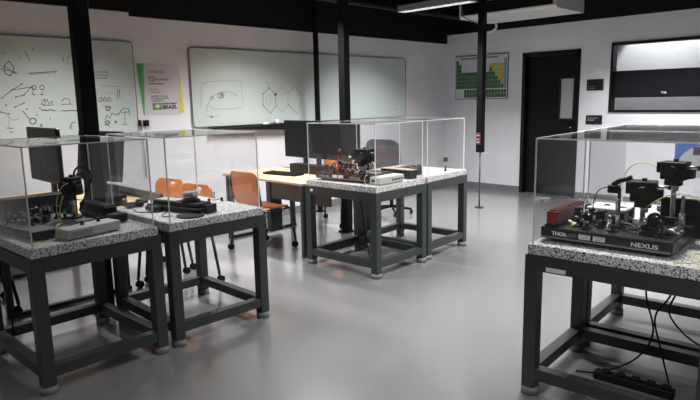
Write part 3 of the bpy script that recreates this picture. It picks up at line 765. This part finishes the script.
# --- bench C : maroon breadboard
ZC_ = TH+.018+.052
C_ = breadboard('C', .112, .175, .42, .62, .052, MAROON, 'maroon and black optical breadboard lettered NEXUS on the central bench', .018, R(4))
def lblC(y, z, s, size, m, bold=.0005, sx=1.): return lbl(C_, y, z, s, size, m, bold, sx)
lblC(.585, .036, 'THORLABS', .028, mat('dull_white_letter',(.45,.42,.42),.5), .0005); lblC(.215, .034, 'NEXUS', .034, mat('dull_white_letter',(.45,.42,.42),.5), .0005, 1.15)
for y in (.415,.345): MB().box(-.0016,-.0004,y-.06,y,.034,.060).build('label_sticker', WHITE, C_)
scatter('C', [(.12,.60,.04),(.16,.52,.05),(.21,.60,.06),(.13,.42,.03),(.19,.44,.05),(.25,.66,.06),(.30,.58,.05),(.15,.40,.04),(.30,.35,.05),(.14,.30,.03),(.30,.42,.06),(.37,.55,.05)], ZC_, 'on the maroon breadboard')
for i, (x, y, hh) in enumerate(((.17,.74,.05),(.20,.60,.19),(.27,.53,.12))):
    t = thing('red_bracket', ('low red bracket at the left end of the maroon breadboard','tallest red bracket standing on the maroon breadboard','middle red bracket on the maroon breadboard')[i], 'bracket', W('C', x, y, ZC_), TBL['C'][2]+i*.5)
    MB().box(-.03,.03,-.02,.02,.0006,.01,b=.002).build('base', DRED, t)
    MB().box(-.006,.006,-.018,-.010,.01,hh).box(-.006,.006,.010,.018,.01,hh).box(-.006,.006,-.018,.018,hh,hh+.008).box(-.006,.006,-.010,.010,hh*.5,hh*.5+.008).build('upright', RED, t)
    MB().cyl((-.02,0,hh+.02),(.02,0,hh+.02),.012,n=12).build('silver_barrel', STEEL, t)
camera_module('C', .22, .31, ZC_, .10, (.10,.15,.13), 'black camera module on a post over the maroon breadboard', R(5))
t = thing('objective_turret', 'round black objective turret below the camera module on the central bench', 'objective', W('C', .17, .235, ZC_), 0)
MB().cyl((0,0,.0006),(0,0,.05),.010,n=14).build('post', STEEL, t); MB().ring((0,0,.078),(1,-.4,0),.028,.009,22,8).build('turret_ring', BKM, t); MB().cyl((-.03,.012,.078),(.02,-.008,.078),.014,n=16).build('barrel', STEEL, t)
t = controller('C', .095, .026, .34, .125, .066, LGREY, 'pale grey controller box with a blue display on the central bench')
MB().box(-.0015,0,.065,.10,.028,.046).build('display', DISP, t); MB().box(.004,.336,.004,.121,.0662,.0685,b=.001).build('lid', mat('cream_lid',(.66,.65,.50),.45), t)
for j in range(5): MB().cyl((.17+j*.034,-.004,.036),(.17+j*.034,0,.036),.010,n=12).build('port', BKM, t)
t = thing('desk_edge_stand_in', 'black box with a tan top, added to stand for a desk edge beyond the bench', 'desk stand-in', W('C', .57, .05), TBL['C'][2])
MB().box(0,.10,0,.36,.0006,.08,b=.004).build('body', BK, t); MB().box(-.002,.102,-.002,.362,.0805,.087).build('lid', mat('tan_desk_edge',(.45,.33,.25),.5), t)  # tan lid over a black body stands for a distant desk edge
cable(Wz('C', [(.10,.17,ZC_+.01),(.06,.155,TH+.09),(.045,.165,TH+.05),(.05,.16,TH+.02),(.07,.15,TH+.005)]), .0024, YEL, 'small yellow fibre loop left of the pale controller box on the central bench', 'fibre_cable')
cable(Wz('C', [(.18,.20,ZC_+.12),(.12,.12,ZC_+.12),(.09,.08,ZC_+.06),(.10,.06,TH+.075)]), .003, WHITE, 'white cable dropping onto the pale controller box on the central bench')
for i in range(8):
    x, y = rnd.uniform(.12,.35), rnd.uniform(.25,.62); pts = [(x, y, ZC_+.004)]
    for j in range(5):
        x = min(.44, max(.10, x+rnd.uniform(-.09,.09))); y = min(.66, max(.20, y+rnd.uniform(-.09,.09))); pts.append((x, y, ZC_+rnd.uniform(.004,.06)))
    cable(Wz('C', pts), .0022, (RUB, WHITE, RED)[i % 3], 'thin %s wire tangled on the maroon breadboard' % ('black','white','red')[i % 3], 'wire', 'wires on the maroon breadboard')
# --- bench D
x_, y_ = .10, .50
t = thing('black_instrument', 'small upright black instrument at the left of the nearly empty bench', 'instrument', W('D', .07, .16), TBL['D'][2])
MB().box(0,.08,0,.10,.0006,.075,b=.004).build('body', BK, t); MB().box(.01,.07,.02,.08,.0755,.095,b=.003).build('head', BKM, t)
controller('D', .15, .40, .35, .10, .05, BK, 'low dark block at the back of the nearly empty bench')
mount('D', .50, .05+.06, TH, .085, 'mirror', 'single mirror mount at the right of the nearly empty bench', None, .4)
# --- bench B : stage
t = thing('motion_stage', 'flat black motion stage with a silver knob on the second bench', 'stage', W('B', .44, .15), R(104))
MB().box(0,.50,0,.17,.012,.040,b=.004).build('base', BK, t); MB().box(.02,.46,.02,.15,.041,.070,b=.004).build('carriage', BKM, t)
MB().box(.25,.45,.04,.13,.0705,.074,b=.001).build('worn_plate', mat('pale_worn_plate',(.40,.42,.42),.35), t)
MB().cyl((.15,.085,.0705),(.15,.085,.085),.064,n=32).build('turntable', BKM, t)
MB().cyl((.15,.085,.0855),(.15,.085,.138),.050,n=32).build('silver_knob', mat('turned_aluminium',(.42,.40,.41),.35,.6), t)
MB().cyl((.02,.22,.0006),(.02,.22,.0112),.090,n=32).build('round_base', BKM, t)
for fx in (.13,.47):
    for fy in (.03,.14): MB().cyl((fx,fy,.0006),(fx,fy,.0125),.012,n=12).build('foot', RUB, t)
MB().box(-.03,-.001,.02,.12,.0006,.06,b=.004).build('end_bracket', BK, t)
t = thing('small_fitting', 'pair of small black fittings joined by a wire at the right of the second bench', 'fitting', W('B', .60, .49), R(-15))
for x in (0,.10):
    MB().cyl((x,0,.0006),(x,0,.03),.010,n=12).build('knob', BKM, t)
MB().tube([(0,0,.022),(.05,-.008,.016),(.10,0,.022)], .003, 6).build('wire', RUB, t)
controller('B', .08, .72, .12, .07, .035, BK, 'small black box at the back left corner of the second bench')
controller('B', .12, .45, .10, .10, .035, DK, 'low charcoal box left of the motion stage on the second bench')
for i, pts in enumerate(([(.26,.34,TH+.03),(.12,.30,TH+.005),(.09,.22,TH+.005),(.14,.20,TH+.006)],[(.23,.44,TH+.03),(.18,.40,TH+.005),(.06,.50,TH+.005),(.08,.66,TH+.005)])):
    cable(Wz('B', pts), .003, RUB, ('black cable curled at the left front of the motion stage','black cable running back from the motion stage')[i])
# --- bench A
ZA = TH+.014+.040
A_ = thing('optical_breadboard', 'black optical breadboard with a worn grey top on the near left bench', 'optical breadboard', W('A', .085, .185), TBL['A'][2]+R(6))
MB().box(0,.40,0,.48,.014,.050,b=.003).build('board', BK, A_); MB().box(.004,.396,.004,.476,.0502,.054,b=.001).build('worn_top', mat('worn_grey_top',(.24,.24,.25),.35), A_)
for fx in (.04,.36):
    for fy in (.04,.44): MB().cyl((fx,fy,.0006),(fx,fy,.0145),.018,n=14).build('foot', RUB, A_)
t = controller('A', .215, .045, .335, .125, .060, LGREY, 'light grey controller box with two black knobs on the near left bench', R(9))
MB().box(.025,.15,-.0015,0,.018,.045,b=.0005).build('front_label', mat('label_plate_grey',(.30,.30,.31),.4), t)
for x, y in ((.135,.075),(.245,.085)):
    MB().cyl((x,y,.0602),(x,y,.084),.0105,n=14).build('knob', BKM, t)
MB().tube([(.06,.09,.068),(.135,.075,.078),(.19,.08,.076),(.245,.085,.078),(.32,.09,.080)], .0035, 6).build('knob_lead', RUB, t)
camera_module('A', .41, .41, ZA+.001, .145, (.085,.085,.11), 'black camera module on a post on the near left bench', R(12))
cable(Wz('A', [(.43,.42,ZA+.25),(.44,.42,ZA+.29),(.48,.43,ZA+.315),(.53,.44,ZA+.29),(.55,.45,ZA+.23),(.52,.46,ZA+.15),(.47,.48,ZA+.03)]), .006, RUB, 'thick black cable hooping over the near left camera module')
cable(Wz('A', [(.44,.45,ZA+.22),(.47,.46,ZA+.265),(.51,.47,ZA+.25),(.52,.48,ZA+.19)]), .005, RUB, 'smaller black cable hoop right of the near left camera module')
cable([on(1,3.58,x,y) for x,y in ((68,183),(62,187),(57.5,197),(56.5,209),(59,219),(64,226),(70,228.5))], .0026, YEL, 'yellow green fibre bowed upright before the near left camera module', 'fibre_cable')
cable([on(1,3.62,x,y) for x,y in ((70,228),(62,222),(60,208),(63,196))], .0026, YEL, 'inner yellow green fibre strand before the near left camera module', 'fibre_cable')
cable(Wz('A', [(.27,.25,ZA+.01),(.22,.20,TH+.07),(.185,.14,TH+.03),(.16,.12,TH+.006),(.10,.13,TH+.005),(.065,.16,TH+.004)]), .0025, YEL, 'yellow green fibre trailing over the granite at the near left bench', 'fibre_cable')
cable(Wz('A', [(.21,.04,TH+.004),(.19,.07,TH+.008),(.215,.09,TH+.05),(.20,.15,TH+.07),(.24,.2,ZA+.02)]), .0025, YEL, 'yellow green fibre hugging the left end of the light grey controller', 'fibre_cable')
cable(Wz('A', [(.03,.50,TH+.03),(.09,.50,TH+.12),(.115,.48,TH+.17),(.18,.44,TH+.13),(.26,.40,TH+.10)]), .003, RUB, 'black cable arching over the left end of the near left bench')
t = thing('instrument_case', 'long black case at the right side of the near left bench', 'instrument', W('A', .61, .46), TBL['A'][2])
MB().box(0,.10,0,.36,.0006,.092,b=.012).build('casing', BK, t); MB().box(-.001,0,.02,.34,.03,.035).build('seam_strip', GREYT, t); MB().box(.01,.09,-.002,0,.012,.080,b=.0005).build('end_panel', BKM, t)
controller('A', .595, .30, .10, .09, .055, BK, 'small black box at the right front corner of the near left bench')
MBs = thing('back_platform', 'dark raised platform at the back left of the near left bench', 'platform', W('A', .12, .72), TBL['A'][2])
MB().box(0,.44,0,.105,.0006,.175,b=.004).build('body', DK, MBs)
scatter('A', [(.12,.55,.04),(.17,.50,.03),(.13,.46,.03),(.22,.56,.05),(.21,.47,.03),(.28,.52,.05),(.16,.40,.02),(.34,.50,.06),(.10,.60,.03),(.36,.43,.05),(.25,.43,.03),(.31,.58,.05)], ZA+.001, 'on the worn grey breadboard')
for i in range(8):
    x, y = rnd.uniform(.10,.38), rnd.uniform(.38,.6); pts = [(x, y, ZA+.006)]
    for j in range(5):
        x = min(.40, max(.10, x+rnd.uniform(-.09,.09))); y = min(.63, max(.34, y+rnd.uniform(-.09,.09))); pts.append((x, y, ZA+rnd.uniform(.006,.09)))
    cable(Wz('A', pts), .0025, RUB if i % 4 else WHITE, 'thin %s wire tangled on the worn grey breadboard' % ('black' if i % 4 else 'white'), 'wire', 'wires on the worn grey breadboard')
# cable loops under A/B
cable([W('A',.62,.60,.70),W('A',.64,.55,.62),W('A',.70,.50,.60),W('A',.715,.48,.66),W('A',.70,.45,.74)], .004, RUB, 'thin black cable looping under the right of the near left bench')
cable([W('A',.10,.80,.73),W('A',.08,.79,.5),W('A',.11,.78,.3),W('A',.09,.77,.01)], .005, RUB, 'black cable hanging down at the back of the near left bench')
cable([W('C',.50,.70,.73),W('C',.52,.62,.5),W('C',.50,.55,.2),W('C',.40,.40,.01),W('C',.30,.30,.006)], .006, RUB, 'black cable falling to the floor under the central bench')

# ------------------------------------------------------------------ desks
def desk(x0, x1, y0, y1, label, inx=.04, iny=.006):
    t = thing('desk', label, 'desk', (x0, y0, 0))
    w, d = x1-x0, y1-y0
    MB().box(0,w,0,d,.725,.75,b=.003).build('desktop', WOOD, t)
    for yy in (iny, d-.10):
        lg = MB().box(.0,.05,yy,yy+.04,.02,.725,b=.003).box(w-inx-.06,w-inx,yy,yy+.04,.02,.725,b=.003).box(.0,w-inx+.01,yy-.004,yy+.044,.0006,.03,b=.003).box(.05,w-inx-.06,yy,yy+.04,.69,.725)
        lg.build('leg_frame', DK, t)
    return t
dk1 = desk(3.70, 4.72, 4.34, 5.74, 'light beech desk with a keyboard behind the central bench')
MB().box(.46,.48,.10,1.10,.44,.70).build('modesty_panel', BROWN, dk1)
MB().box(.45,.62,1.105,1.20,.03,.70,b=.01).build('cable_column', DK, dk1)
dk2 = desk(1.14, 2.30, 4.42, 5.95, 'light beech desk behind the near left bench', .22, .30)
def monitor(x, y, z, w, h, rz, tilt, label, zb, dxs=.10):
    """screen faces local -X"""
    t = thing('monitor', label, 'monitor', (x, y, zb), rz)
    M = T(0,0,z-zb, ry=tilt)
    MB().box(0,.03,-w/2,w/2,0,h,M,b=.006).build('casing', BK, t)
    MB().box(-.0015,0,-w/2+.012,w/2-.012,.016,h-.012,M).build('screen', SCR, t)
    MB().box(.03,.06,-.11,.11,h*.3,h*.7,M,b=.008).build('rear_housing', BK, t)
    MB().box(.045,.075,-.03,.03,.012,z-zb+h*.45,b=.004).build('stand_neck', BK, t)
    MB().box(-.05,.15,-.12,.12,.0006,.014,b=.004).build('stand_foot', BK, t)
    return t
monitor(4.46, 5.228, .895, .62, .43, R(-.2), 0, 'black monitor on the central desk, the left one, clear of the acrylic', .75)
monitor(4.46, 4.603, .895, .62, .43, R(.5), 0, 'black monitor on the central desk, the right one, seen through the acrylic', .75)
monitor(1.55, 4.89, .965, .66, .42, R(0), 0, 'black monitor left of the thick pillar on the left desk', .75)
monitor(2.10, 5.26, .885, .62, .44, R(13), R(8), 'tilted black monitor right of the thick pillar on the left desk', .75)
def keyboard(x, y, z, rz, label):
    t = thing('keyboard', label, 'keyboard', (x, y, z), rz)
    MB().box(-.08,.08,-.24,.24,.0006,.024,b=.004).build('case', BK, t)
    q = MB()
    for i in range(5):
        for j in range(15): q.box(-.062+i*.025,-.042+i*.025,-.225+j*.030,-.201+j*.030,.0245,.031)
    q.build('keys', BK, t)
    return t
keyboard(4.05, 5.07, .75, R(8), 'black keyboard on the central beech desk')
keyboard(1.28, 4.98, .75, R(-5), 'black keyboard at the left edge of the left desk')
def minipc(x, y, sx, sy, sz, label):
    t = thing('small_computer', label, 'computer', (x, y, .75))
    MB().box(0,sx,0,sy,.0006,sz,b=.006).build('case', BK, t)
    MB().box(-.0015,0,.02,sy-.02,.02,sz-.02).build('front_panel', BKM, t)
    return t
minipc(4.24, 4.55, .12, .64, .10, 'flat black desktop computer under the central monitors')
minipc(1.90, 4.56, .14, .24, .09, 'small black computer below the tilted left monitor')
minipc(2.10, 4.46, .07, .09, .04, 'tiny dark box at the desk edge behind the second bench')
t = thing('desk_divider', 'low dark strip divider along the left beech desk', 'divider', (2.265, 4.45, .75)); MB().box(0,.03,0,1.4,.0006,.07,b=.003).build('panel', DK, t)
single('brown_bottle', MB().cyl((0,0,.0006),(0,0,.07),.014,n=12), BROWN, 'tiny brown bottle on the left desk edge', 'bottle', (1.98, 4.48, .75))
cable([(1.65,4.80,1.0),(1.64,4.75,.88),(1.66,4.65,.84),(1.72,4.50,.84)], .004, RUB, 'black lead curving below the left monitor')

# ------------------------------------------------------------------ chairs (face local +X)
def panel_curved(mb, W2, Hh, r, depth, th, M, hole=None, nu=16, nv=12):
    def half(v):
        hv = W2
        for e in (v, Hh-v):
            if e < r: hv = min(hv, W2-r+math.sqrt(max(0, r*r-(r-e)**2)))
        return hv
    vs = []; F = []
    for side in (0,1):
        for j in range(nv+1):
            v = Hh*(.5-.5*cos(pi*j/nv)); hw = half(v)
            for i in range(nu+1):
                u = -hw+2*hw*i/nu
                vs.append((-depth*(1-(u/W2)**2)+side*th, u, v))
    st = (nu+1)*(nv+1)
    def skip(i, j):
        return hole and hole[0] <= i < hole[1] and hole[2] <= j < hole[3]
    for j in range(nv):
        for i in range(nu):
            if skip(i, j): continue
            a = j*(nu+1)+i; q = (a, a+1, a+nu+2, a+nu+1)
            F.append(q[::-1]); F.append(tuple(k+st for k in q))
            for (di, dj, e0, e1) in ((-1,0,a+nu+1,a),(1,0,a+1,a+nu+2),(0,-1,a,a+1),(0,1,a+nu+2,a+nu+1)):
                ii, jj = i+di, j+dj
                if not (0 <= ii < nu and 0 <= jj < nv) or skip(ii, jj): F.append((e0, e1, e1+st, e0+st))
    mb.add(vs, F, M, True); return mb
def chair(label, loc_, rz, m=ORG, group='plywood chairs on castors', hole=(7,10,9,10)):
    t = thing('plywood_chair', label, 'chair', loc_, rz, group)
    q = MB(); vs = []; F = []; nu, nv = 12, 12; th = .012
    Ms = Matrix(((0,0,1,-.22),(0,1,0,0),(1,0,0,.452),(0,0,0,1)))
    s = MB(); panel_curved(s, .215, .43, .07, .014, .012, Ms); s.build('seat', m, t)
    b = MB(); panel_curved(b, .215, .34, .075, .025, .012, T(-.205,0,.515, ry=R(-7)), hole=hole); b.build('backrest', m, t)
    for sy in (-1,1):
        MB().tube([(-.20,sy*.222,.44),(-.215,sy*.222,.55),(-.25,sy*.222,.80)], .011, 8, smooth=0).build('back_post', DK, t)
    MB().tube([(-.20,-.222,.435),(-.20,.222,.435)], .010, 8, smooth=0).tube([(.19,-.222,.435),(.19,.222,.435)], .010, 8, smooth=0).tube([(-.20,-.222,.435),(.19,-.222,.435)], .010, 8, smooth=0).tube([(-.20,.222,.435),(.19,.222,.435)], .010, 8, smooth=0).build('seat_frame', DK, t)
    for sx in (-1,1):
        for sy in (-1,1):
            x1 = -.25 if sx < 0 else .24
            lg = MB().tube([(.19 if sx > 0 else -.20, sy*.222, .43),(x1, sy*.235, .075)], .013, 8, smooth=0).build('leg', DK, t)
            c = MB().cyl((x1,sy*.235,.04),(x1,sy*.235,.08),.008,n=8)
            for s_ in (-1,1): c.cyl((x1-.012,sy*.235+s_*.008,.0312),(x1-.012,sy*.235+s_*.020,.0312),.031,n=16)
            c.build('castor', RUB, lg)
    return t
ch = chair('orange plywood chair pulled up to the central beech desk', (3.70, 5.0, 0), R(4), hole=None)
ch2 = chair('orange plywood chair behind the second bench, the left of two, showing its handle hole', (2.46, 5.04, 0), R(188))
again(ch2, (2.41, 4.50, 0), R(188), 'orange plywood chair behind the second bench, the right and lower looking of two')
again(ch, (5.05, 5.35, 0), R(200), 'plywood chair on the far side of the central desk, seen below it')
again(ch, (1.02, 5.05, 0), R(-5), 'plywood chair at the left picture edge behind the near left bench')
# grey chair behind bench D
g = thing('grey_office_chair', 'grey round backed office chair seen through the acrylic of the central covers', 'chair', (6.0, 5.2, 0), R(15))
q = MB(); panel_curved(q, .25, .44, .13, .05, .02, T(-.20,0,.60, ry=R(-6))); q.build('backrest', GREYFAB, g)
q = MB(); panel_curved(q, .24, .46, .10, .02, .05, Matrix(((0,0,1,-.20),(0,1,0,0),(1,0,0,.45),(0,0,0,1)))); q.build('seat', GREYFAB, g)
MB().cyl((.03,0,.09),(.03,0,.46),.025,n=14).build('gas_column', BK, g)
MB().tube([(-.20,0,.62),(-.24,0,.50),(-.1,0,.44),(.03,0,.44)], .018, 8).build('back_bracket', BK, g)
for i in range(5):
    a = i*2*pi/5; x, y = .03+.27*cos(a), .27*sin(a)
    b_ = MB().tube([(.03,0,.10),(x,y,.065)], .018, 8, smooth=0).build('star_leg', BK, g)
    MB().cyl((x,y-.012,.0272),(x,y+.012,.0272),.027,n=16).cyl((x,y,.04),(x,y,.075),.008,n=8).build('castor', RUB, b_)
# wall poster low on the door wall, seen through the right covers
P = thing('blue_poster', 'blue and grey poster with a pale arc low on the wall under the dark window', 'poster', (XB, 2.475, .45))
MB().box(-.006,0,-.62,0,0,.46).build('sheet', mat('blue_print',(.07,.13,.40),.5), P)
arc = [(.0,0)]+[(.02+.34*(1-cos(R(a))), .06+.36*sin(R(a))) for a in range(0,91,10)]+[(.60,.42),(.60,0)]
MB().prism(arc, .0012, Matrix(((0,0,-1,-.0064),(-1,0,0,0),(0,1,0,.0),(0,0,0,1)))).build('grey_arc', mat('grey_arc_print',(.42,.42,.44),.5), P)
MB().box(-.0085,-.0078,-.34,-.22,.29,.40).build('dark_square', mat('dark_square_print',(.05,.045,.05),.5), P)

# ------------------------------------------------------------------ world and view
w = bpy.data.worlds.new('world'); sc.world = w; w.use_nodes = True
w.node_tree.nodes['Background'].inputs[0].default_value = (.8,.85,1,1); w.node_tree.nodes['Background'].inputs[1].default_value = 0.0
sc.view_settings.view_transform = 'Standard'; sc.view_settings.look = 'None'; sc.view_settings.gamma = 1
sc.view_settings.exposure = 0.6
sc.cycles.transparent_max_bounces = 48; sc.cycles.max_bounces = 10; sc.cycles.diffuse_bounces = 5
for o in list(sc.objects):
    if o.get('label') == '' : print('EMPTY LABEL', o.name)
